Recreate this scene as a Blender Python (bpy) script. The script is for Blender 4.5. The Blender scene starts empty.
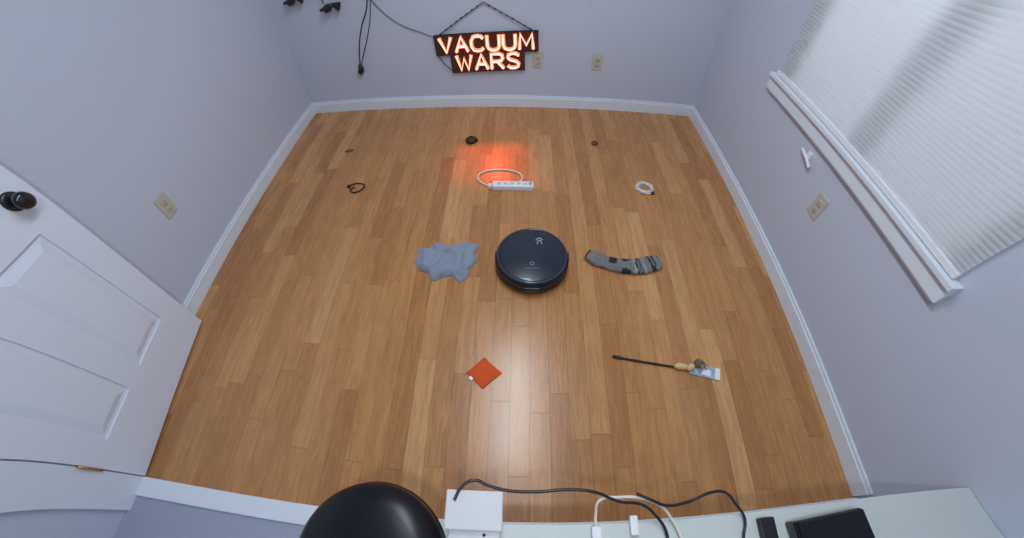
import bpy, bmesh, math, random
from mathutils import Vector, Matrix, noise
random.seed(7)
W, D, H = 3.031, 2.641, 2.5
COL = bpy.context.scene.collection

# ------------------------------------------------------------------ materials
def mat(name, col=(.5,.5,.5), rough=.5, metal=0., emis=None, estr=0., bump=0., bscale=60., var=0., spec=.5, coat=0., sheen=0.):
    m = bpy.data.materials.new(name); m.use_nodes = True
    nt = m.node_tree; b = nt.nodes['Principled BSDF']
    b.inputs['Base Color'].default_value = (*col, 1)
    b.inputs['Roughness'].default_value = rough
    b.inputs['Metallic'].default_value = metal
    b.inputs['Specular IOR Level'].default_value = spec
    b.inputs['Coat Weight'].default_value = coat
    b.inputs['Sheen Weight'].default_value = sheen
    if emis:
        b.inputs['Emission Color'].default_value = (*emis, 1); b.inputs['Emission Strength'].default_value = estr
    tc = nt.nodes.new('ShaderNodeTexCoord')
    n = nt.nodes.new('ShaderNodeTexNoise'); n.inputs['Scale'].default_value = bscale; n.inputs['Detail'].default_value = 4
    nt.links.new(tc.outputs['Object'], n.inputs['Vector'])
    if bump:
        bp = nt.nodes.new('ShaderNodeBump'); bp.inputs['Strength'].default_value = bump; bp.inputs['Distance'].default_value = .003
        nt.links.new(n.outputs['Fac'], bp.inputs['Height']); nt.links.new(bp.outputs['Normal'], b.inputs['Normal'])
    if var:
        r = nt.nodes.new('ShaderNodeMapRange'); r.inputs['To Min'].default_value = 1-var; r.inputs['To Max'].default_value = 1+var
        r.inputs['From Min'].default_value = .3; r.inputs['From Max'].default_value = .7
        mx = nt.nodes.new('ShaderNodeVectorMath'); mx.operation = 'SCALE'; mx.inputs[0].default_value = col
        nt.links.new(n.outputs['Fac'], r.inputs['Value']); nt.links.new(r.outputs[0], mx.inputs['Scale'])
        nt.links.new(mx.outputs[0], b.inputs['Base Color'])
    return m

def floor_material():
    m = bpy.data.materials.new('oak_planks'); m.use_nodes = True
    nt = m.node_tree; N = nt.nodes; Lk = nt.links.new; b = N['Principled BSDF']
    def M(op, a, bb=None, c=None):
        n = N.new('ShaderNodeMath'); n.operation = op
        for i, v in enumerate((a, bb, c)):
            if v is None: continue
            if isinstance(v, (int, float)): n.inputs[i].default_value = v
            else: Lk(v, n.inputs[i])
        return n.outputs[0]
    geo = N.new('ShaderNodeNewGeometry'); sep = N.new('ShaderNodeSeparateXYZ'); Lk(geo.outputs['Position'], sep.inputs[0])
    x, y = sep.outputs[0], sep.outputs[1]
    PW = .0785
    u = M('DIVIDE', x, PW); row = M('FLOOR', u); fu = M('FRACT', u)
    wn = N.new('ShaderNodeTexWhiteNoise'); wn.noise_dimensions = '1D'; Lk(row, wn.inputs['W'])
    ln = M('ADD', M('MULTIPLY', wn.outputs['Value'], .45), .48)
    v = M('ADD', M('DIVIDE', y, ln), M('MULTIPLY', wn.outputs['Value'], 37.3)); idx = M('FLOOR', v); fv = M('FRACT', v)
    cb = N.new('ShaderNodeCombineXYZ'); Lk(row, cb.inputs[0]); Lk(idx, cb.inputs[1])
    w2 = N.new('ShaderNodeTexWhiteNoise'); w2.noise_dimensions = '2D'; Lk(cb.outputs[0], w2.inputs['Vector'])
    ramp = N.new('ShaderNodeValToRGB'); Lk(w2.outputs['Value'], ramp.inputs[0])
    e = ramp.color_ramp.elements
    e[0].position = 0; e[0].color = (.405,.172,.053,1)
    e[1].position = 1; e[1].color = (.59,.305,.118,1)
    a = e.new(.25); a.color = (.465,.210,.068,1)
    a = e.new(.7); a.color = (.52,.245,.085,1)
    gc = N.new('ShaderNodeCombineXYZ')
    Lk(M('ADD', M('MULTIPLY', x, 58.), M('MULTIPLY', w2.outputs['Value'], 50.)), gc.inputs[0])
    Lk(M('MULTIPLY', y, 4.5), gc.inputs[1]); Lk(M('MULTIPLY', w2.outputs['Value'], 20.), gc.inputs[2])
    g = N.new('ShaderNodeTexNoise'); g.inputs['Scale'].default_value = 1.; g.inputs['Detail'].default_value = 5; g.inputs['Roughness'].default_value = .6; g.inputs['Distortion'].default_value = 1.2
    Lk(gc.outputs[0], g.inputs['Vector'])
    gr = N.new('ShaderNodeMapRange'); gr.inputs['From Min'].default_value = .3; gr.inputs['From Max'].default_value = .7
    gr.inputs['To Min'].default_value = .78; gr.inputs['To Max'].default_value = 1.13; Lk(g.outputs['Fac'], gr.inputs['Value'])
    eu = M('MINIMUM', fu, M('SUBTRACT', 1., fu)); ev = M('MULTIPLY', M('MINIMUM', fv, M('SUBTRACT', 1., fv)), ln)
    gu = M('LESS_THAN', M('MULTIPLY', eu, PW), .0011); gv = M('LESS_THAN', ev, .0014)
    gap = M('MAXIMUM', gu, gv)
    dark = M('SUBTRACT', 1., M('MULTIPLY', gap, .45))
    s = N.new('ShaderNodeVectorMath'); s.operation = 'SCALE'; Lk(ramp.outputs[0], s.inputs[0]); Lk(M('MULTIPLY', gr.outputs[0], dark), s.inputs['Scale'])
    Lk(s.outputs[0], b.inputs['Base Color'])
    rr = N.new('ShaderNodeMapRange'); rr.inputs['To Min'].default_value = .20; rr.inputs['To Max'].default_value = .35; Lk(g.outputs['Fac'], rr.inputs['Value'])
    Lk(rr.outputs[0], b.inputs['Roughness'])
    bp = N.new('ShaderNodeBump'); bp.inputs['Strength'].default_value = .3; bp.inputs['Distance'].default_value = .0018
    Lk(M('SUBTRACT', M('MULTIPLY', g.outputs['Fac'], .35), gap), bp.inputs['Height']); Lk(bp.outputs[0], b.inputs['Normal'])
    b.inputs['Specular IOR Level'].default_value = .58
    return m

M_floor = floor_material()
M_wall = mat('wall_paint', (.54,.58,.68), .75, bump=.15, bscale=220)
M_ceil = mat('ceiling_paint', (.75,.77,.80), .9, bump=.1, bscale=150)
M_trim = mat('white_trim_paint', (.74,.80,.87), .4, bump=.05, bscale=40)
M_door = mat('door_paint', (.74,.80,.90), .38, bump=.05, bscale=30)
M_shelf = mat('shelf_white', (.56,.60,.58), .5, bump=.05, bscale=30)
M_black = mat('black_plastic', (.012,.012,.015), .35, bump=.05, bscale=200)
M_blackg = mat('black_gloss', (.010,.010,.014), .22, bump=.02, bscale=30, coat=.3)
M_seat = mat('black_vinyl', (.008,.008,.012), .30, bump=.02, bscale=30, spec=.30)
M_dark = mat('dark_rubber', (.02,.018,.018), .6, bump=.2, bscale=200)
M_ivory = mat('ivory_plastic', (.52,.50,.42), .4, bump=.03)
M_slot = mat('outlet_slot', (.10,.08,.06), .6, bump=.03)
M_whitep = mat('white_plastic', (.80,.80,.82), .35, bump=.03)
M_brass = mat('brass', (.60,.32,.13), .4, metal=.8, bump=.05)
M_steel = mat('steel', (.6,.6,.62), .3, metal=1, bump=.03)

# ------------------------------------------------------------------ helpers
def obj(name, me, mats):
    o = bpy.data.objects.new(name, me); COL.objects.link(o)
    for m in (mats if isinstance(mats, (list, tuple)) else [mats]): me.materials.append(m)
    return o
def box(name, lo, hi, m, bev=0., seg=2):
    bm = bmesh.new(); bmesh.ops.create_cube(bm, size=1)
    lo = Vector(lo); hi = Vector(hi); c = (lo+hi)/2; s = hi-lo
    for v in bm.verts: v.co = Vector((v.co.x*s.x, v.co.y*s.y, v.co.z*s.z))
    if bev: bmesh.ops.bevel(bm, geom=bm.edges[:], offset=bev, segments=seg, affect='EDGES', profile=.6)
    me = bpy.data.meshes.new(name); bm.to_mesh(me); bm.free()
    o = obj(name, me, m); o.location = c; return o
def boxes(name, lst, m, bev=0.):
    bm = bmesh.new()
    for lo, hi in lst:
        r = bmesh.ops.create_cube(bm, size=1); lo = Vector(lo); hi = Vector(hi); c = (lo+hi)/2; s = hi-lo
        for v in r['verts']: v.co = Vector((v.co.x*s.x, v.co.y*s.y, v.co.z*s.z))+c
    if bev: bmesh.ops.bevel(bm, geom=bm.edges[:], offset=bev, segments=2, affect='EDGES', profile=.6)
    me = bpy.data.meshes.new(name); bm.to_mesh(me); bm.free()
    return obj(name, me, m)
def lathe(name, prof, m, c=(0,0,0), seg=64, smooth=True, sx=1, sy=1, axis=None):
    bm = bmesh.new(); rings = []
    for r, z in prof:
        if r < 1e-6: rings.append([bm.verts.new((0,0,z))])
        else: rings.append([bm.verts.new((r*sx*math.cos(2*math.pi*i/seg), r*sy*math.sin(2*math.pi*i/seg), z)) for i in range(seg)])
    for a, b in zip(rings, rings[1:]):
        for i in range(seg):
            j = (i+1) % seg
            if len(a) == 1 and len(b) == 1: continue
            if len(a) == 1: bm.faces.new((a[0], b[j], b[i]))
            elif len(b) == 1: bm.faces.new((a[i], a[j], b[0]))
            else: bm.faces.new((a[i], a[j], b[j], b[i]))
    bmesh.ops.recalc_face_normals(bm, faces=bm.faces[:])
    if smooth:
        for f in bm.faces: f.smooth = True
    me = bpy.data.meshes.new(name); bm.to_mesh(me); bm.free()
    o = obj(name, me, m); o.location = c
    if axis is not None: o.rotation_mode = 'QUATERNION'; o.rotation_quaternion = Vector((0,0,1)).rotation_difference(Vector(axis))
    return o
def tube(name, pts, r, m, cyclic=False, smooth=True, res=3):
    cu = bpy.data.curves.new(name, 'CURVE'); cu.dimensions = '3D'; cu.bevel_depth = r; cu.bevel_resolution = res; cu.use_fill_caps = True
    polys = pts if isinstance(pts[0][0], (list, tuple, Vector)) else [pts]
    for P in polys:
        if smooth and len(P) > 2:
            sp = cu.splines.new('BEZIER'); sp.bezier_points.add(len(P)-1)
            for bp, p in zip(sp.bezier_points, P): bp.co = p; bp.handle_left_type = bp.handle_right_type = 'AUTO'
        else:
            sp = cu.splines.new('POLY'); sp.points.add(len(P)-1)
            for bp, p in zip(sp.points, P): bp.co = (*p, 1)
        sp.use_cyclic_u = cyclic
    t = bpy.data.objects.new(name+'_c', cu); COL.objects.link(t)
    dg = bpy.context.evaluated_depsgraph_get(); me = bpy.data.meshes.new_from_object(t.evaluated_get(dg))
    bpy.data.objects.remove(t); bpy.data.curves.remove(cu)
    me.name = name; me.materials.clear()
    for p in me.polygons: p.use_smooth = True
    return obj(name, me, m)
def group(name, parts, loc=(0,0,0)):
    e = bpy.data.objects.new(name, None); COL.objects.link(e); e.location = loc; e.empty_display_size = .05
    inv = Matrix.Translation(-Vector(loc))
    for p in parts:
        p.parent = e; p.matrix_parent_inverse = inv
    return e

# ------------------------------------------------------------------ room shell
YB = -1.3
box('floor', (-.1, -.01, -.06), (W+.1, D+.1, 0), M_floor)
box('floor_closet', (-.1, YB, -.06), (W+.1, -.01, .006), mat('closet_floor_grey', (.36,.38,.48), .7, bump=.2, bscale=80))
box('wall_back', (-.1, D, 0), (W+.1, D+.1, H), M_wall)
box('wall_left', (-.1, .0, 0), (0, D, H), M_wall)
box('wall_closet', (-.1, YB, 0), (.145, -.012, H), M_wall)
WY0, WY1, WZ0, WZ1 = .60, 1.76, .76, 1.95
boxes('wall_right', [((W, YB, 0), (W+.1, WY0, H)), ((W, WY1, 0), (W+.1, D, H)),
                     ((W, WY0, 0), (W+.1, WY1, WZ0)), ((W, WY0, WZ1), (W+.1, WY1, H))], M_wall)
box('wall_front', (-.1, YB-.1, 0), (W+.1, YB, H), M_wall)
box('ceiling', (-.1, YB-.1, H), (W+.1, D+.1, H+.08), M_ceil)
def baseboard(name, lo, hi, n):
    lo = Vector(lo); hi = Vector(hi)
    b1 = (tuple(lo), (hi.x, hi.y, .075)); l2 = lo.copy(); h2 = hi.copy()
    l2.z = .075; h2.z = .09
    if n == 'y': l2.y += .006
    elif n == 'x+': h2.x -= .006
    else: l2.x += .006
    return boxes(name, [b1, (tuple(l2), tuple(h2))], M_trim, .0015)
baseboard('baseboard_back', (0.0, D-.016, 0), (W, D, .09), 'y')
baseboard('baseboard_left', (0, 0.0, 0), (.016, D-.016, .09), 'x+')
baseboard('baseboard_right', (W-.016, 0.0, 0), (W, D-.016, .09), 'x-')
boxes('trim_jamb', [((.145, -.13, 0), (.163, -.006, 2.08)), ((.145,-.006,0),(.150,0.0,2.08))], M_trim, .002)
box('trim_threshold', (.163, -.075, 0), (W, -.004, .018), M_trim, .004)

# ------------------------------------------------------------------ window
parts = []
parts.append(boxes('casing', [((W-.028, .50, .655), (W, 1.87, .725)), ((W-.012, .52, .64), (W, 1.85, .655))], M_trim, .003))
parts.append(boxes('sill', [((W-.045, .50, .722), (W+.09, 1.87, .742))], M_trim, .003))
parts.append(boxes('sash', [((W+.05, WY0, WZ0), (W+.08, WY0+.05, WZ1)), ((W+.05, WY1-.05, WZ0), (W+.08, WY1, WZ1)),
     ((W+.05, WY0, WZ0), (W+.08, WY1, WZ0+.05)), ((W+.05, WY0, WZ1-.05), (W+.08, WY1, WZ1)),
     ((W+.045, 1.12, WZ0), (W+.085, 1.24, WZ1))], M_trim, .002))
mg = bpy.data.materials.new('glass_pane'); mg.use_nodes = True
gb = mg.node_tree.nodes['Principled BSDF']; gb.inputs['Transmission Weight'].default_value = 1; gb.inputs['Roughness'].default_value = 0; gb.inputs['IOR'].default_value = 1.02
parts.append(box('glass', (W+.062, WY0+.04, WZ0+.04), (W+.066, WY1-.04, WZ1-.04), mg))
group('window_1', parts, (W, 1.18, 1.3))
ms = bpy.data.materials.new('shade_fabric'); ms.use_nodes = True
nt = ms.node_tree; pb = nt.nodes['Principled BSDF']; pb.inputs['Base Color'].default_value = (.70,.72,.73,1); pb.inputs['Roughness'].default_value = .9
tr = nt.nodes.new('ShaderNodeBsdfTranslucent'); tr.inputs['Color'].default_value = (.85,.86,.87,1)
mx = nt.nodes.new('ShaderNodeMixShader'); mx.inputs[0].default_value = .4
nt.links.new(pb.outputs[0], mx.inputs[1]); nt.links.new(tr.outputs[0], mx.inputs[2]); nt.links.new(mx.outputs[0], nt.nodes['Material Output'].inputs[0])
nz = nt.nodes.new('ShaderNodeTexNoise'); nz.inputs['Scale'].default_value = 300; bpn = nt.nodes.new('ShaderNodeBump'); bpn.inputs['Strength'].default_value = .1
nt.links.new(nz.outputs['Fac'], bpn.inputs['Height']); nt.links.new(bpn.outputs[0], pb.inputs['Normal'])
# honeycomb cells: each cell bulges smoothly, with a tight crease between cells
bm = bmesh.new(); prev = None; ztop = 1.98; cell = .0165; z0 = .765; n = int((ztop-z0)/cell)
for k in range(n):
    for t, dx in ((0,0),(.12,.0011),(.3,.0020),(.5,.0024),(.7,.0020),(.88,.0011)):
        xx = W-.012-dx; z = z0+(k+t)*cell
        a = bm.verts.new((xx, .535, z)); b = bm.verts.new((xx, 1.835, z))
        if prev: bm.faces.new((prev[0], prev[1], b, a)).smooth = True
        prev = (a, b)
me = bpy.data.meshes.new('cells'); bm.to_mesh(me); bm.free()
pl = obj('cells', me, ms)
br = box('bottom_rail', (W-.026, .533, .745), (W-.008, 1.837, .767), M_whitep, .003)
hr = box('head_rail', (W-.034, .533, 1.975), (W-.001, 1.837, 2.01), M_whitep, .003)
group('window_shade', [pl, br, hr], (W, 1.18, 1.3))
c1 = box('base', (W-.012, 1.335, .555), (W, 1.365, .60), M_whitep, .004)
c2 = tube('horns', [(W-.018, 1.40, .585), (W-.022, 1.36, .578), (W-.022, 1.34, .572), (W-.016, 1.30, .55)], .008, M_whitep)
c3 = tube('arm', [(W-.014,1.35,.578),(W-.022,1.35,.577)], .008, M_whitep, smooth=False)
group('cord_cleat', [c1, c2, c3], (W, 1.35, .57))

# ------------------------------------------------------------------ outlets
def outlet(c, wall):
    ps = [box('plate', (-.037, -.006, -.058), (.037, 0, .058), M_ivory, .003)]
    for s in (-1, 1):
        ps.append(lathe('receptacle', [(0,0),(.0165,0),(.0165,.003),(.015,.004),(0,.004)], M_ivory, (0,-.006,.0195*s), 24, axis=(0,-1,0)))
        for dx in (-.006, .006): ps.append(box('slot', (dx-.0015, -.0108, .0195*s), (dx+.0015, -.0095, .0195*s+.009), M_slot))
        ps.append(box('ground_slot', (-.0022, -.0108, .0195*s-.009), (.0022, -.0095, .0195*s-.004), M_slot))
    ps.append(lathe('screw', [(0,0),(.003,0),(.002,.0015),(0,.0015)], M_steel, (0,-.006,0), 12, axis=(0,-1,0)))
    g = group('wall_outlet', ps); g.location = c
    g.rotation_euler = (0, 0, {'back':0, 'left':math.pi/2, 'right':-math.pi/2}[wall])
outlet((1.79, D, .372), 'back'); outlet((2.21, D, .374), 'back')
outlet((0, 1.085, .465), 'left'); outlet((W, 1.13, .465), 'right')

# ------------------------------------------------------------------ door
DW, DH, DT = .727, 2.03, .036
ps = [box('slab', (0, .007, .012), (DW, DT-.007, DH), M_door)]
xs = [(.0,.095),(.295,.395),(.615,DW)]; pz = [(.235,.80),(.97,1.52),(1.64,1.90)]
rails = [(.012,.235),(.80,.97),(1.52,1.64),(1.90,DH)]
L = []
for yy in ((0,.0075),(DT-.0075,DT)):
    for a, b in xs: L.append(((a, yy[0], .012), (b, yy[1], DH)))
    for a, b in ((.095,.295),(.395,.615)):
        for r0, r1 in rails: L.append(((a, yy[0], r0), (b, yy[1], r1)))
ps.append(boxes('frame', L, M_door))
def raised(x0, x1, z0, z1, y0, y1):
    bm = bmesh.new(); g = .014; s = .042
    o1 = [bm.verts.new((x, y0, z)) for x, z in ((x0+g,z0+g),(x1-g,z0+g),(x1-g,z1-g),(x0+g,z1-g))]
    o2 = [bm.verts.new((x, y1, z)) for x, z in ((x0+s,z0+s),(x1-s,z0+s),(x1-s,z1-s),(x0+s,z1-s))]
    bm.faces.new(o2)
    for i in range(4): bm.faces.new((o1[i], o1[(i+1)%4], o2[(i+1)%4], o2[i]))
    bmesh.ops.recalc_face_normals(bm, faces=bm.faces[:])
    me = bpy.data.meshes.new('panel'); bm.to_mesh(me); bm.free(); return obj('panel', me, M_door)
for a, b in ((.095,.295),(.395,.615)):
    for z0, z1 in pz:
        ps.append(raised(a, b, z0, z1, .007, -.001)); ps.append(raised(a, b, z0, z1, DT-.007, DT+.001))
ps.append(box('latch_plate', (DW-.001, .008, .88), (DW+.0015, .028, .96), M_steel))
for sgn, y0 in ((-1, 0), (1, DT)):
    ps.append(lathe('rose', [(0,0),(.031,0),(.031,.004),(.026,.008),(0,.008)], M_blackg, (.655, y0, .905), 32, axis=(0,sgn,0)))
    ps.append(lathe('knob', [(0,0),(.012,.0),(.011,.012),(.016,.018),(.025,.024),(.028,.033),(.025,.042),(.014,.047),(0,.048)], M_blackg, (.655, y0+sgn*.006, .905), 32, axis=(0,sgn,0)))
for hz in (.25, 1.05, 1.8):
    ps.append(lathe('hinge_barrel', [(0,-.045),(.005,-.045),(.005,.045),(0,.045)], M_brass, (-.005, -.003, hz), 16))
    ps.append(box('hinge_leaf', (-.0025, 0.0, hz-.042), (0, DT-.004, hz+.042), M_brass))
d = group('door_1', ps)
e = Vector((.088-.168, .717+.006, 0)).normalized()
ang = math.atan2(e.y, e.x)
d.location = (.168, -.001, 0); d.rotation_euler = (0, 0, ang)

# ------------------------------------------------------------------ robot vacuum
RX, RY = 1.737, 1.109
M_rtop = mat('robot_top', (.014,.020,.034), .28, bump=.02, bscale=400, coat=.2)
M_rside = mat('robot_side', (.006,.007,.009), .35, bump=.03)
M_rim = mat('robot_rim', (.04,.055,.085), .25, bump=.02, metal=.3)
M_logo = mat('logo_print', (.45,.50,.55), .5, bump=.02)
ps = [lathe('body', [(0,.012),(.150,.012),(.165,.018),(.170,.03),(.170,.083),(.168,.088),(.160,.092),(0,.092)], M_rside, (RX,RY,0), 96)]
ps.append(lathe('top_plate', [(0,.0945),(.150,.0945),(.1535,.0935),(.155,.092),(.155,.088)], M_rtop, (RX,RY,0), 96))
ps.append(lathe('rim_ring', [(.156,.0915),(.158,.0945),(.163,.0945),(.168,.0905),(.168,.086)], M_rim, (RX,RY,0), 96))
bm = bmesh.new(); rings = []
prof = [(.171,.022),(.176,.024),(.1765,.05),(.174,.052),(.174,.055),(.1765,.057),(.176,.080),(.171,.084)]
for i in range(65):
    a = math.pi*(-.05+1.1*i/64)+math.pi
    rings.append([bm.verts.new((r*math.cos(a), r*math.sin(a), z)) for r, z in prof])
for A, B in zip(rings, rings[1:]):
    for j in range(len(prof)-1): bm.faces.new((A[j], B[j], B[j+1], A[j+1]))
for f in bm.faces: f.smooth = True
me = bpy.data.meshes.new('bumper'); bm.to_mesh(me); bm.free()
bo = obj('bumper', me, M_rside); bo.location = (RX,RY,0); ps.append(bo)
ps.append(box('sensor_window', (RX-.035, RY-.179, .045), (RX+.035, RY-.17, .07), M_rside, .003))
for s in (-1,1):
    ps.append(lathe('wheel', [(0,-.012),(.034,-.012),(.036,-.008),(.036,.008),(.034,.012),(0,.012)], M_dark, (RX+s*.11, RY, .036), 32, axis=(1,0,0)))
ps.append(lathe('caster', [(0,-.008),(.014,-.008),(.014,.008),(0,.008)], M_dark, (RX, RY-.12, .014), 20, axis=(1,0,0)))
ps.append(lathe('side_brush_hub', [(0,.006),(.014,.006),(.014,.016),(0,.016)], M_dark, (RX+.10, RY-.11, 0), 16))
ps.append(lathe('button', [(.008,.0945),(.0088,.0953),(.0096,.0945)], M_logo, (RX+.0, RY-.055, 0), 32))
ps.append(tube('logo', [[(RX+.018,RY+.085,.0952),(RX+.035,RY+.10,.0952),(RX+.052,RY+.088,.0952)],[(RX+.025,RY+.062,.0952),(RX+.036,RY+.085,.0952),(RX+.048,RY+.064,.0952)]], .0022, M_logo))
ps.append(tube('label', [[(RX-.03+i*.008,RY-.082,.0949),(RX-.026+i*.008,RY-.082,.0949)] for i in range(8)], .0012, M_logo, smooth=False))
group('robot_vacuum', ps, (RX,RY,0))

# ------------------------------------------------------------------ t-shirt (crumpled)
def blob(name, outline, h, m, nr=40, seg=220, fs=18, seed=0., edge=.004, ruff=.07):
    P = [Vector((x, y)) for x, y in outline]; c = sum(P, Vector((0,0)))/len(P); n = len(P)
    def bp(t):
        i = int(t*n) % n; f = t*n-int(t*n); p0, p1, p2, p3 = P[i-1], P[i], P[(i+1)%n], P[(i+2)%n]
        return .5*((2*p1)+(-p0+p2)*f+(2*p0-5*p1+4*p2-p3)*f*f+(-p0+3*p1-3*p2+p3)*f**3)
    bm = bmesh.new(); rings = []
    for k in range(nr+1):
        t = k/nr; R = []
        for i in range(seg):
            q = bp(i/seg)-c; q = q*t*(1+ruff*t*noise.noise(Vector((math.cos(i/seg*6.283)*4, math.sin(i/seg*6.283)*4, seed))))
            p = c+q
            # soft folds: a few long warped ridges running diagonally plus gentle lumps
            wv = noise.noise(Vector((p.x*7, p.y*7, seed)))*2.4+noise.noise(Vector((p.x*15, p.y*15, seed+4)))*.7
            r1 = .5+.5*math.sin((p.x*.8+p.y*.6)*62+wv*3.0)
            r2 = .5+.5*math.sin((p.x*-.5+p.y*.9)*48+wv*2.6+1.7)
            msk = .5+.5*noise.noise(Vector((p.x*9+3, p.y*9, seed)))*1.6
            lump = .5+.5*noise.noise(Vector((p.x*11, p.y*11, seed+9)))
            zz = edge+h*(1-t**6)*(.30*lump+.45*(msk*r1**1.5+(1-msk)*r2**1.5)+.12)
            R.append(bm.verts.new((p.x-c.x, p.y-c.y, max(zz, .003))))
            if k == 0: R = R*seg; break
        rings.append(R)
    for k in range(nr):
        A, B = rings[k], rings[k+1]
        for i in range(seg):
            j = (i+1)%seg
            if k == 0: bm.faces.new((A[0], B[i], B[j]))
            else: bm.faces.new((A[i], B[i], B[j], A[j]))
    low = [bm.verts.new((v.co.x, v.co.y, .0005)) for v in rings[-1]]
    for i in range(seg): bm.faces.new((rings[-1][i], low[i], low[(i+1)%seg], rings[-1][(i+1)%seg]))
    bmesh.ops.recalc_face_normals(bm, faces=bm.faces[:])
    for f in bm.faces: f.smooth = True
    me = bpy.data.meshes.new(name); bm.to_mesh(me); bm.free()
    o = obj(name, me, m); o.location = (c.x, c.y, 0); return o
M_shirt = mat('heather_grey_cotton', (.24,.285,.365), .9, bump=.4, bscale=500, var=.22, sheen=.2)
blob('t_shirt', [(1.15,1.12),(1.155,1.165),(1.16,1.20),(1.21,1.215),(1.25,1.25),(1.33,1.235),(1.42,1.245),(1.465,1.23),(1.455,1.17),(1.465,1.12),(1.43,1.08),(1.435,1.04),(1.40,1.005),(1.36,1.03),(1.33,1.035),(1.29,1.015),(1.255,1.01),(1.235,1.05),(1.19,1.075)], .060, M_shirt, seed=3.1)

# ------------------------------------------------------------------ sock
M_s1 = mat('sock_grey_knit', (.17,.168,.165), .9, bump=.6, bscale=300, var=.7, sheen=.3)
M_s2 = mat('sock_black_knit', (.025,.025,.028), .9, bump=.6, bscale=600, var=.4)
M_s3 = mat('sock_light_stripe', (.33,.32,.32), .9, bump=.6, bscale=600, var=.4)
M_s4 = mat('sock_toe', (.24,.19,.18), .9, bump=.6, bscale=300, var=.5)
cl = [(2.018,1.183,.030),(2.055,1.158,.042),(2.11,1.132,.040),(2.17,1.113,.040),(2.23,1.106,.043),(2.29,1.113,.048),(2.345,1.128,.048),(2.392,1.142,.036)]
def crs(P, t):
    n = len(P)-1; i = min(int(t*n), n-1); f = t*n-i
    g = lambda k: Vector(P[max(0, min(n, k))])
    p0, p1, p2, p3 = g(i-1), g(i), g(i+1), g(i+2)
    return .5*((2*p1)+(-p0+p2)*f+(2*p0-5*p1+4*p2-p3)*f*f+(-p0+3*p1-3*p2+p3)*f**3)
bm = bmesh.new(); rings = []; NS, NC = 110, 30
for k in range(NS+1):
    t = k/NS; p = crs(cl, t); q = crs(cl, min(1, t+.01)); r_ = crs(cl, max(0, t-.01)); tg = Vector((q.x-r_.x, q.y-r_.y)).normalized(); nn = Vector((-tg.y, tg.x))
    endf = {0:.25, NS:.25, 1:.7, NS-1:.6, NS-2:.85}.get(k, 1)
    w = p.z*endf*(1+.10*noise.noise(Vector((t*9, 2, 4)))); hh = .014*(.3 if k in (0,NS) else 1)
    R = []
    for j in range(NC):
        a = 2*math.pi*j/NC; ca, sa = math.cos(a), math.sin(a)
        sx = math.copysign(abs(ca)**.7, ca); sz = math.copysign(abs(sa)**.7, sa)
        wr = .008*noise.noise(Vector((p.x*30+ca, p.y*40, sa*2)))+.005*noise.noise(Vector((p.x*90, sx*3, 7)))
        R.append(bm.verts.new((p.x+nn.x*sx*w, p.y+nn.y*sx*w, .015+sz*hh+(wr if sa > 0 else 0)*1.5)))
    rings.append(R)
for k in range(NS):
    for j in range(NC):
        f = bm.faces.new((rings[k][j], rings[k+1][j], rings[k+1][(j+1)%NC], rings[k][(j+1)%NC])); f.smooth = True
        t = k/NS
        mi = 0
        if t < .04: mi = 1
        elif t < .14: mi = 3
        elif .30 < t < .40 and 3 < j < 8: mi = 1
        elif .46 < t < .56 and (j < 5 or j > 9): mi = 1
        elif .60 < t < .62 or .71 < t < .73: mi = 2
        elif .63 < t < .70 and (k//2+j//3) % 2: mi = 1
        elif .80 < t < .92 and j < 9 and (k//3) % 2 == 0: mi = 1
        elif .80 < t < .88 and j >= 9: mi = 1
        f.material_index = mi
bm.faces.new(rings[0]); bm.faces.new(rings[-1][::-1])
bmesh.ops.recalc_face_normals(bm, faces=bm.faces[:])
c0 = Vector((2.2,1.13,0))
for v in bm.verts: v.co -= c0
me = bpy.data.meshes.new('sock'); bm.to_mesh(me); bm.free()
so = obj('sock', me, [M_s1, M_s2, M_s3, M_s4]); so.location = c0

# ------------------------------------------------------------------ red bean bag
M_red = mat('orange_red_felt', (.66,.100,.024), .9, bump=.5, bscale=350, var=.25, spec=.2)
bm = bmesh.new(); n = 28; q = [Vector((1.535,.625)), Vector((1.464,.553)), Vector((1.537,.484)), Vector((1.614,.556))]
G = []
for i in range(n+1):
    row = []
    for j in range(n+1):
        u, v = i/n, j/n
        p = q[0]*(1-u)*(1-v)+q[1]*u*(1-v)+q[2]*u*v+q[3]*(1-u)*v
        d_ = min(u, 1-u, v, 1-v)*2
        z = .003+.011*(1-(1-d_)**3)+.008*noise.noise(Vector((u*5, v*5, 1)))*d_
        ctr = sum(q, Vector((0,0)))/4
        bow = 1-.03*(math.sin(math.pi*u) if min(v,1-v) < min(u,1-u) else math.sin(math.pi*v))*(1-d_)
        p = ctr+(p-ctr)*bow
        row.append(bm.verts.new((p.x-ctr.x, p.y-ctr.y, z)))
    G.append(row)
for i in range(n):
    for j in range(n): bm.faces.new((G[i][j], G[i+1][j], G[i+1][j+1], G[i][j+1]))
ge = bmesh.ops.extrude_edge_only(bm, edges=[e_ for e_ in bm.edges if e_.is_boundary])
for v in ge['geom']:
    if isinstance(v, bmesh.types.BMVert): v.co.z = .0004
bmesh.ops.recalc_face_normals(bm, faces=bm.faces[:])
for f in bm.faces: f.smooth = True
me = bpy.data.meshes.new('cushion'); bm.to_mesh(me); bm.free()
ctr = sum(q, Vector((0,0)))/4
fo = obj('cushion', me, M_red); fo.location = (ctr.x, ctr.y, 0)
tg = box('tag', (-.009, -.006, 0), (.009, .006, .0015), M_whitep, .0005); tg.location = (1.487, .529, .006); tg.rotation_euler = (0, 0, -.75)
group('bean_bag', [fo, tg], (ctr.x, ctr.y, 0))

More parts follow.
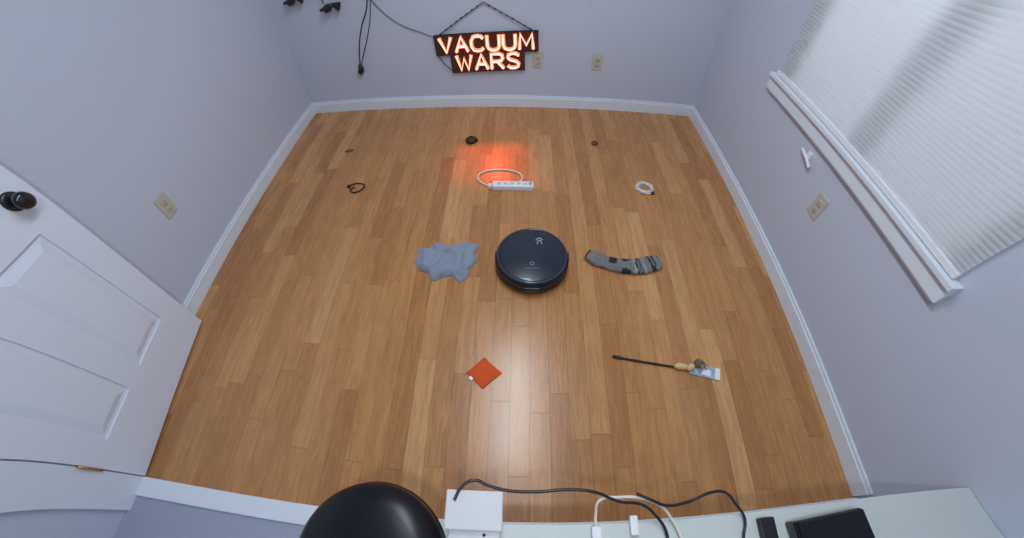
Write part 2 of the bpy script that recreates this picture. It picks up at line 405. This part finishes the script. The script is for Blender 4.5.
# ------------------------------------------------------------------ cat wand toy
M_yel = mat('yellow_fluff', (.72,.48,.20), .8, bump=.6, bscale=300, var=.3)
M_brn = mat('brown_fur', (.13,.11,.09), .9, bump=.8, bscale=300, var=.5)
M_card = mat('printed_card', (.36,.43,.55), .5, bump=.05, var=.55, bscale=60)
ps = [tube('rod', [(2.085,.632,.007),(2.2,.608,.007),(2.345,.580,.008)], .0050, M_black, smooth=False)]
ps.append(tube('grip', [(2.08,.633,.008),(2.12,.625,.008)], .0070, M_dark, smooth=False))
ps.append(box('card', (-.072,-.027,0), (.072,.027,.004), M_card, .001)); ps[-1].location = (2.485,.556,.004); ps[-1].rotation_euler = (0,0,-.26)
ps.append(box('card_header', (-.012,-.027,0), (.012,.027,.001), M_whitep, .0003)); ps[-1].location = (2.542,.5408,.0077); ps[-1].rotation_euler = (0,0,-.26)
ps.append(box('card_label', (-.02,-.020,0), (.02,.008,.001), M_whitep, .0003)); ps[-1].location = (2.49,.550,.0077); ps[-1].rotation_euler = (0,0,-.26)
ps.append(lathe('yellow_body', [(0,-.030),(.008,-.028),(.014,-.015),(.015,0),(.012,.02),(.007,.032),(0,.034)], M_yel, (2.375,.578,.016), 20, axis=(1,-.15,0)))
ps.append(lathe('yellow_body_b', [(0,-.022),(.012,-.016),(.015,0),(.010,.016),(0,.022)], M_yel, (2.415,.570,.024), 20, axis=(1,.5,0)))
ps.append(lathe('fur_ball', [(0,-.020),(.012,-.016),(.018,-.006),(.018,.008),(.011,.017),(0,.020)], M_brn, (2.452,.585,.026), 20, axis=(1,.3,0)))
for i in range(14):
    a = -.9+i*.17; l_ = .7+.5*noise.noise(Vector((i*1.7,0,0)))
    ps.append(tube('fringe', [(2.45,.583,.030),(2.45+.028*l_*math.cos(a),.583+.028*l_*math.sin(a),.034),(2.45+.05*l_*math.cos(a),.583+.042*l_*math.sin(a),.018)], .0024, M_brn if i%3 else M_yel))
group('cat_wand_toy', ps, (2.3,.6,0))

# ------------------------------------------------------------------ power strip with looped cord
M_cordw = mat('white_cord', (.74,.70,.62), .45, bump=.05)
M_sf = mat('socket_face', (.62,.62,.64), .4, bump=.02)
ps = [box('housing', (1.515,1.655,.0), (1.755,1.705,.036), M_whitep, .007, 3)]
for i in range(5):
    x0 = 1.555+i*.038
    ps.append(lathe('socket', [(0,0),(.012,0),(.0115,.001),(0,.001)], M_sf, (x0,1.680,.0358), 24))
    for dy in (-.005,.005): ps.append(box('socket_slot', (x0-.003,1.680+dy-.0008,.0366), (x0+.003,1.680+dy+.0008,.0374), M_slot))
ps.append(box('switch', (1.728,1.668,.035), (1.746,1.692,.041), mat('switch_grey', (.35,.33,.30), .4, bump=.02), .002))
ps.append(box('plug', (1.488,1.665,0), (1.512,1.695,.026), M_cordw, .005))
loop = []
for i in range(30):
    a = math.radians(-95-i*(338/29)); rr = 1+.03*math.sin(3*a)
    loop.append((1.555+.135*rr*math.cos(a), 1.765+.082*rr*math.sin(a), .006+.004*(i%2 == 0 and i > 24)))
loop = [(1.50,1.68,.012)]+loop
ps.append(tube('cord', loop, .0052, M_cordw))
group('power_strip', ps, (1.63,1.7,0))

# ------------------------------------------------------------------ small floor props
M_wht = mat('white_cable', (.70,.72,.76), .4, bump=.05)
pts = []
for i in range(70):
    a = i*.52; r = .044+.008*math.sin(i*1.3); pts.append((2.43+r*1.05*math.cos(a), 1.712+r*math.sin(a)*.95, .004+.012*i/70))
pts += [(2.40,1.69,.012),(2.43,1.665,.006),(2.47,1.668,.004)]
c = tube('coil', pts, .0038, M_wht)
c2 = box('connector', (2.462,1.660,.001), (2.487,1.676,.011), M_dark, .002)
c3 = tube('tie', [(2.385,1.712,.001),(2.385,1.712,.024),(2.405,1.712,.024),(2.405,1.712,.001)], .003, M_wht, smooth=False)
group('charging_cable', [c, c2, c3], (2.43,1.71,0))
M_bc = mat('black_cord', (.018,.014,.013), .5, bump=.05)
a1 = tube('cord', [(.625,1.705,.005),(.645,1.72,.005),(.69,1.722,.005),(.722,1.70,.006),(.718,1.665,.010),(.685,1.640,.008),(.655,1.645,.005),(.64,1.67,.006),(.665,1.685,.010)], .0045, M_bc)
a2 = box('plug', (.608,1.685,.0), (.63,1.71,.012), M_bc, .003)
group('usb_cable', [a1, a2], (.66,1.68,0))
M_poo = mat('dark_brown_rubber', (.022,.015,.013), .6, bump=.5, bscale=120)
def poo(x, y, s, m):
    pts = []
    for i in range(60):
        t = i/59; a = t*2*math.pi*2.6; r = (1-t)*.74*s
        pts.append((r*math.cos(a), r*math.sin(a), s*.27+t*s*.45))
    o = tube('fake_dog_poop', pts, s*.29, m, res=4)
    o.location = (x, y, 0)
poo(1.345, 2.150, .045, M_poo)
poo(2.18, 2.155, .026, mat('mid_brown_rubber', (.10,.05,.03), .6, bump=.5, bscale=120))
bm = bmesh.new(); sp = []
for i in range(13):
    t = i/12; w = .011*math.sin(math.pi*t)**.8*(1+.25*(i%2)) if 0 < i < 12 else .0005; x = (t-.5)*.06
    sp.append([bm.verts.new((x, s*w, .003+.006*abs(s)+.005*math.sin(t*3))) for s in (-1,0,1)])
for A, B in zip(sp, sp[1:]):
    for j in range(2): bm.faces.new((A[j], B[j], B[j+1], A[j+1]))
me = bpy.data.meshes.new('leaf'); bm.to_mesh(me); bm.free()
lf = obj('dry_leaf', me, mat('dry_leaf_brown', (.17,.07,.03), .7, bump=.5, bscale=100)); lf.location = (.50,2.07,-.001); lf.rotation_euler = (0,0,.3)

# ------------------------------------------------------------------ neon sign
M_neon = mat('neon_tube', (1,.7,.6), .3, emis=(1,.52,.40), estr=1.6)
M_halo = mat('neon_halo_band', (.9,.3,.2), .5, emis=(1,.15,.05), estr=1.5)  # glowing orange band added behind the tubes to imitate their halo
M_plate = mat('sign_backboard', (.060,.022,.018), .3, bump=.02)
GL = {'V':[[(0,1),(.5,0),(1,1)]], 'A':[[(0,0),(.5,1),(1,0)],[(.2,.36),(.8,.36)]],
 'C':[[(1,.82),(.8,.97),(.5,1),(.2,.95),(.02,.7),(0,.5),(.02,.3),(.2,.05),(.5,0),(.8,.03),(1,.18)]],
 'U':[[(0,1),(0,.3),(.1,.1),(.35,0),(.65,0),(.9,.1),(1,.3),(1,1)]], 'M':[[(0,0),(.08,1),(.5,.25),(.92,1),(1,0)]],
 'W':[[(0,1),(.25,0),(.5,.8),(.75,0),(1,1)]], 'R':[[(0,0),(0,1),(.65,1),(.92,.9),(.95,.7),(.85,.55),(.6,.48),(0,.48)],[(.5,.48),(1,0)]],
 'S':[[(.97,.84),(.75,.97),(.4,1),(.1,.9),(.05,.72),(.2,.58),(.75,.44),(.95,.3),(.9,.1),(.6,0),(.25,.02),(.02,.16)]]}
def word(s, x0, x1, z0, z1, gap=.26):
    ws = {'M':1.15,'W':1.25}; tot = sum(ws.get(c,1) for c in s)+gap*(len(s)-1); u = (x1-x0)/tot; x = x0; out = []
    for c in s:
        w = ws.get(c,1)*u
        for st_ in GL[c]: out.append([(x+p[0]*w, 0, z0+p[1]*(z1-z0)) for p in st_])
        x += w+gap*u
    return out
strokes = word('VACUUM', -.318, .318, .018, .122, .34)+word('WARS', -.215, .220, -.117, -.010, .34)
ps = []
pl = boxes('backboard', [((-.35,.0,.0),(.35,.008,.14)), ((-.255,.0,-.135),(.255,.008,.0))], M_plate)
ps.append(pl)
edge = [(-.35,0),(-.35,.14),(.35,.14),(.35,0),(.255,0),(.255,-.135),(-.255,-.135),(-.255,0)]
ps.append(tube('backboard_rim', [(x,0,z) for x, z in edge], .006, M_black, cyclic=True, smooth=False))
ps.append(tube('neon_halo_band', [[(p[0],-.004,p[2]) for p in s] for s in strokes], .0130, M_halo, smooth=False))
ps.append(tube('neon_tubes', [[(p[0],-.018,p[2]) for p in s] for s in strokes], .0064, M_neon, smooth=False))
for s_ in (-1,1): ps.append(lathe('standoff', [(0,0),(.006,0),(.006,.012),(0,.012)], M_steel, (s_*.33,.008,.12), 12, axis=(0,1,0)))
ps.append(tube('hanging_wire', [(-.335,-.002,.13),(.005,.012,.335),(.335,-.002,.13)], .0032, M_black, smooth=False))
for i in range(9):
    for s_ in (-1,1):
        t = i/9; ps.append(lathe('wire_bead', [(0,-.008),(.0055,-.006),(.0055,.006),(0,.008)], M_black, (s_*.335*(1-t), -.002+.014*t, .13+.205*t), 10, axis=(s_*.335,0,-.205)))
ps.append(lathe('nail', [(0,-.02),(.003,-.02),(.003,.008),(.007,.008),(.007,.012),(0,.012)], M_steel, (.005,.012,.337), 12, axis=(0,-1,0)))
ps.append(tube('side_tie', [(-.35,0,.02),(-.31,.0,-.06),(-.26,0,-.12)], .003, M_black))
sg = group('neon_sign', ps); sg.location = (1.437, D-.022, .432); sg.rotation_euler = (0, -.045, 0)

# ------------------------------------------------------------------ cords / hanging things at top-left of back wall
cord1 = tube('thin_cord', [(1.09,D-.008,.535),(1.0,D-.008,.575),(.86,D-.008,.64),(.74,D-.008,.75),(.66,D-.008,.90),(.62,D-.008,1.2)], .0022, M_black)
group('power_cord', [cord1], (.9,D,.6))
cb1 = tube('cable', [(.75,D-.03,1.25),(.70,D-.03,1.0),(.665,D-.03,.78),(.60,D-.03,.66),(.545,D-.03,.52),(.515,D-.03,.39)], .0040, M_black)
cb1b = tube('cable_b', [(.78,D-.03,1.25),(.715,D-.03,.95),(.68,D-.03,.74),(.62,D-.03,.58),(.56,D-.03,.46),(.52,D-.03,.38)], .003, M_black)
cb2 = lathe('plug', [(0,-.035),(.012,-.032),(.020,-.02),(.022,.0),(.016,.02),(.007,.035),(0,.037)], M_black, (.512,D-.03,.352), 20)
cb3 = lathe('socket', [(0,-.02),(.010,-.018),(.012,.0),(.006,.02),(0,.021)], M_black, (.500,D-.035,.325), 16, axis=(.6,0,-1))
group('hanging_cable', [cb1, cb1b, cb2, cb3], (.6,D,.6))
def clamp(x, z, s):
    P = [tube('cord', [(x-.02,D-.04,z+.03*s),(x-.05,D-.04,z+.18),(x-.04,D-.03,z+.5)], .004, M_black),
         lathe('head', [(0,-.035),(.018,-.03),(.026,-.01),(.026,.012),(.015,.03),(.008,.05),(0,.052)], M_blackg, (x,D-.045,z), 20, axis=(.8,0,.5)),
         lathe('shade', [(.030,-.03),(.028,-.028),(.018,.0),(.010,.02),(0,.022)], M_black, (x+.055,D-.045,z+.015), 20, axis=(-1,0,.35)),
         tube('arm', [(x-.055,D-.045,z-.01),(x,D-.045,z+.01),(x+.06,D-.045,z+.015)], .009, M_black)]
    group('string_light', P, (x,D,z))
clamp(.40,.795,1); clamp(.16,.865,1)

# ------------------------------------------------------------------ foreground shelf and things on it
SZ = .43
sh = boxes('board', [((1.50,-.42,SZ-.03),(W-.002,-.004,SZ))], M_shelf, .002)
lg = boxes('legs', [((1.52,-.12,.006),(1.56,-.08,SZ-.03)),((W-.06,-.12,.006),(W-.02,-.08,SZ-.03)),((1.52,-.40,0.006),(1.56,-.36,SZ-.03)),((W-.06,-.40,0.006),(W-.02,-.36,SZ-.03)),((1.56,-.38,SZ-.09),(W-.06,-.36,SZ-.03))], M_shelf)
group('side_table', [sh, lg], (2.2,-.2,0))
M_box = mat('box_white', (.60,.60,.62), .45, bump=.03)
ps = [box('body', (1.513,-.018,SZ+.002), (1.640,.066,SZ+.078), M_box, .006, 3),
      box('lid', (1.510,-.020,SZ+.074), (1.643,.069,SZ+.080), M_box, .003),
      box('foot', (1.515,-.13,SZ), (1.638,-.018,SZ+.040), M_whitep, .005)]
ps.append(lathe('button', [(0,0),(.004,0),(.0035,.0015),(0,.0015)], M_dark, (1.60,-.030,SZ+.040), 16))
group('white_box', ps, (1.577,-.03,SZ))
SX, SY = 1.327, -.112
ps = [lathe('seat', [(0,.40),(.12,.40),(.165,.405),(.184,.42),(.188,.44),(.184,.462),(.168,.480),(.13,.492),(.08,.498),(.03,.500),(0,.500)], M_seat, (SX,SY,0), 96)]
ps.append(lathe('piping', [(.185,.425),(.191,.430),(.185,.436)], M_black, (SX,SY,0), 96))
ps.append(lathe('column', [(0,.03),(.03,.03),(.028,.2),(.02,.2),(.02,.40),(0,.40)], M_steel, (SX,SY-.1,0), 24))
ps.append(lathe('base', [(0,0.018),(.10,.018),(.10,.024),(.06,.034),(.03,.045),(0,.045)], M_black, (SX,SY-.1,0), 48))
ps.append(lathe('foot_pad', [(0,0.006),(.08,.006),(.08,.018),(0,.018)], M_dark, (SX,SY-.1,0), 48))
group('round_stool', ps, (SX,SY,0))
ps = [box('case', (2.385,-.20,SZ), (2.60,-.030,SZ+.045), M_blackg, .008, 3), box('lid', (2.388,-.197,SZ+.040), (2.597,-.033,SZ+.052), M_seat, .005, 2)]
g = group('black_case', ps, (2.49,-.1,SZ)); g.rotation_euler = (0,0,.06)
group('usb_hub', [box('body', (2.30,-.10,SZ), (2.345,-.02,SZ+.018), M_black, .004), box('port', (2.31,-.021,SZ+.004), (2.335,-.0195,SZ+.012), M_slot)], (2.32,-.06,SZ))
ps = [tube('black_cord', [(1.53,.045,SZ+.084),(1.545,.075,SZ+.085),(1.575,.092,SZ+.085),(1.605,.082,SZ+.08),(1.65,.072,SZ+.075),(1.72,.070,SZ+.07),(1.80,.075,SZ+.07),(1.86,.068,SZ+.07),(1.92,.045,SZ+.06),(1.98,.035,SZ+.05),(2.02,.005,SZ+.03),(2.045,-.03,SZ+.014),(2.045,-.12,SZ+.012)], .0038, M_black),
      tube('black_cord_b', [(1.965,.062,SZ+.06),(2.0,.045,SZ+.06),(2.04,.030,SZ+.05),(2.10,.035,SZ+.05),(2.16,.052,SZ+.055),(2.20,.050,SZ+.05),(2.235,.02,SZ+.03),(2.262,-.02,SZ+.014),(2.25,-.06,SZ+.012),(2.24,-.12,SZ+.012)], .0038, M_black),
      tube('white_cord', [(1.87,-.03,SZ+.012),(1.868,.02,SZ+.03),(1.875,.05,SZ+.055),(1.92,.055,SZ+.055),(1.98,.05,SZ+.05),(2.03,.03,SZ+.04),(2.06,.0,SZ+.02),(2.08,-.04,SZ+.014),(2.09,-.12,SZ+.012)], .0038, M_cordw),
      box('plug', (1.858,-.055,SZ+.004), (1.882,-.010,SZ+.022), M_whitep, .004), box('plug_b', (1.955,-.035,SZ+.004), (1.975,.012,SZ+.02), M_whitep, .004)]
group('power_cables', ps, (1.95,0,SZ))

# ------------------------------------------------------------------ lights
def area(name, loc, size, power, col, target=None, sy=None):
    l = bpy.data.lights.new(name, 'AREA'); l.shape = 'RECTANGLE'; l.size = size; l.size_y = sy or size; l.energy = power; l.color = col
    o = bpy.data.objects.new(name, l); COL.objects.link(o); o.location = loc
    dv = (Vector(target) if target else Vector(loc)-Vector((0,0,1)))-Vector(loc)
    o.rotation_mode = 'QUATERNION'; o.rotation_quaternion = dv.to_track_quat('-Z','Y'); return o
o = area('ceiling_light', (1.66, 1.12, 2.46), .28, 30, (.83,.92,1.0)); o.data.size_y = 1.4; o.rotation_quaternion = (1,0,0,0)
area('key_light', (1.75, -.27, 2.3), .10, 11, (.85,.92,1.0), target=(1.6,.9,0))
area('window_daylight', (W+1.0, 1.6, 2.1), 1.0, 26, (.88,.93,1.0), target=(W,1.2,1.1))
# added red spot, masked to a rectangle, stands in for the sign's floor reflection
l = bpy.data.lights.new('added_sign_glow', 'SPOT'); l.energy = 21; l.color = (1,.035,.012); l.spot_size = math.radians(85); l.spot_blend = .1; l.shadow_soft_size = .01
l.use_nodes = True; nt = l.node_tree; em = nt.nodes.get('Emission')
tc = nt.nodes.new('ShaderNodeTexCoord'); sp = nt.nodes.new('ShaderNodeSeparateXYZ'); nt.links.new(tc.outputs['Normal'], sp.inputs[0])
def LM(op, a, b=None):
    n = nt.nodes.new('ShaderNodeMath'); n.operation = op
    for i, v in enumerate((a, b)):
        if v is None: continue
        if isinstance(v, (int, float)): n.inputs[i].default_value = v
        else: nt.links.new(v, n.inputs[i])
    return n.outputs[0]
def soft(ax, lim, w):
    q_ = LM('ABSOLUTE', LM('DIVIDE', sp.outputs[ax], sp.outputs[2]))
    mr = nt.nodes.new('ShaderNodeMapRange'); mr.interpolation_type = 'SMOOTHSTEP'; nt.links.new(q_, mr.inputs['Value'])
    mr.inputs['From Min'].default_value = lim-w; mr.inputs['From Max'].default_value = lim+w; mr.inputs['To Min'].default_value = 1; mr.inputs['To Max'].default_value = 0
    return mr.outputs[0]
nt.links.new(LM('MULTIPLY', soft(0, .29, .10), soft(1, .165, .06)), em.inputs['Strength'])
o = bpy.data.objects.new('added_sign_glow', l); COL.objects.link(o); o.location = (1.48, D-.07, .62)
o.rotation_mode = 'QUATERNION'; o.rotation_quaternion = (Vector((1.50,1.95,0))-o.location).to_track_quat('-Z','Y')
w = bpy.data.worlds.new('world'); bpy.context.scene.world = w; w.use_nodes = True
w.node_tree.nodes['Background'].inputs[0].default_value = (.6,.7,.9,1); w.node_tree.nodes['Background'].inputs[1].default_value = .6

# ------------------------------------------------------------------ camera (wide action-camera lens)
cd = bpy.data.cameras.new('camera'); cam = bpy.data.objects.new('camera', cd); COL.objects.link(cam)
cam.location = (1.66327, 0.01156, 1.46633)
yaw, pitch, roll = -0.01943, 0.93692, 0.00246
cy, sy_ = math.cos(yaw), math.sin(yaw); cp, sp_ = math.cos(pitch), math.sin(pitch)
f = Vector((sy_*cp, cy*cp, -sp_)); r = Vector((cy, -sy_, 0)); u = r.cross(f)
r, u = r*math.cos(roll)+u*math.sin(roll), -r*math.sin(roll)+u*math.cos(roll)
R = Matrix((r, u, -f)).transposed()
cam.rotation_euler = R.to_euler()
cd.sensor_width = 36; cd.sensor_height = 36*538/1024; cd.lens = 13.3; cd.clip_start = .01
cd.type = 'PANO'
tgt = cd if hasattr(cd, 'panorama_type') else cd.cycles
tgt.panorama_type = 'FISHEYE_LENS_POLYNOMIAL'
tgt.fisheye_fov = math.radians(170)
tgt.fisheye_polynomial_k0 = 0; tgt.fisheye_polynomial_k1 = -0.07638097; tgt.fisheye_polynomial_k2 = 0
tgt.fisheye_polynomial_k3 = 0.0000499224; tgt.fisheye_polynomial_k4 = 0
sc = bpy.context.scene; sc.camera = cam
sc.view_settings.view_transform = 'Standard'
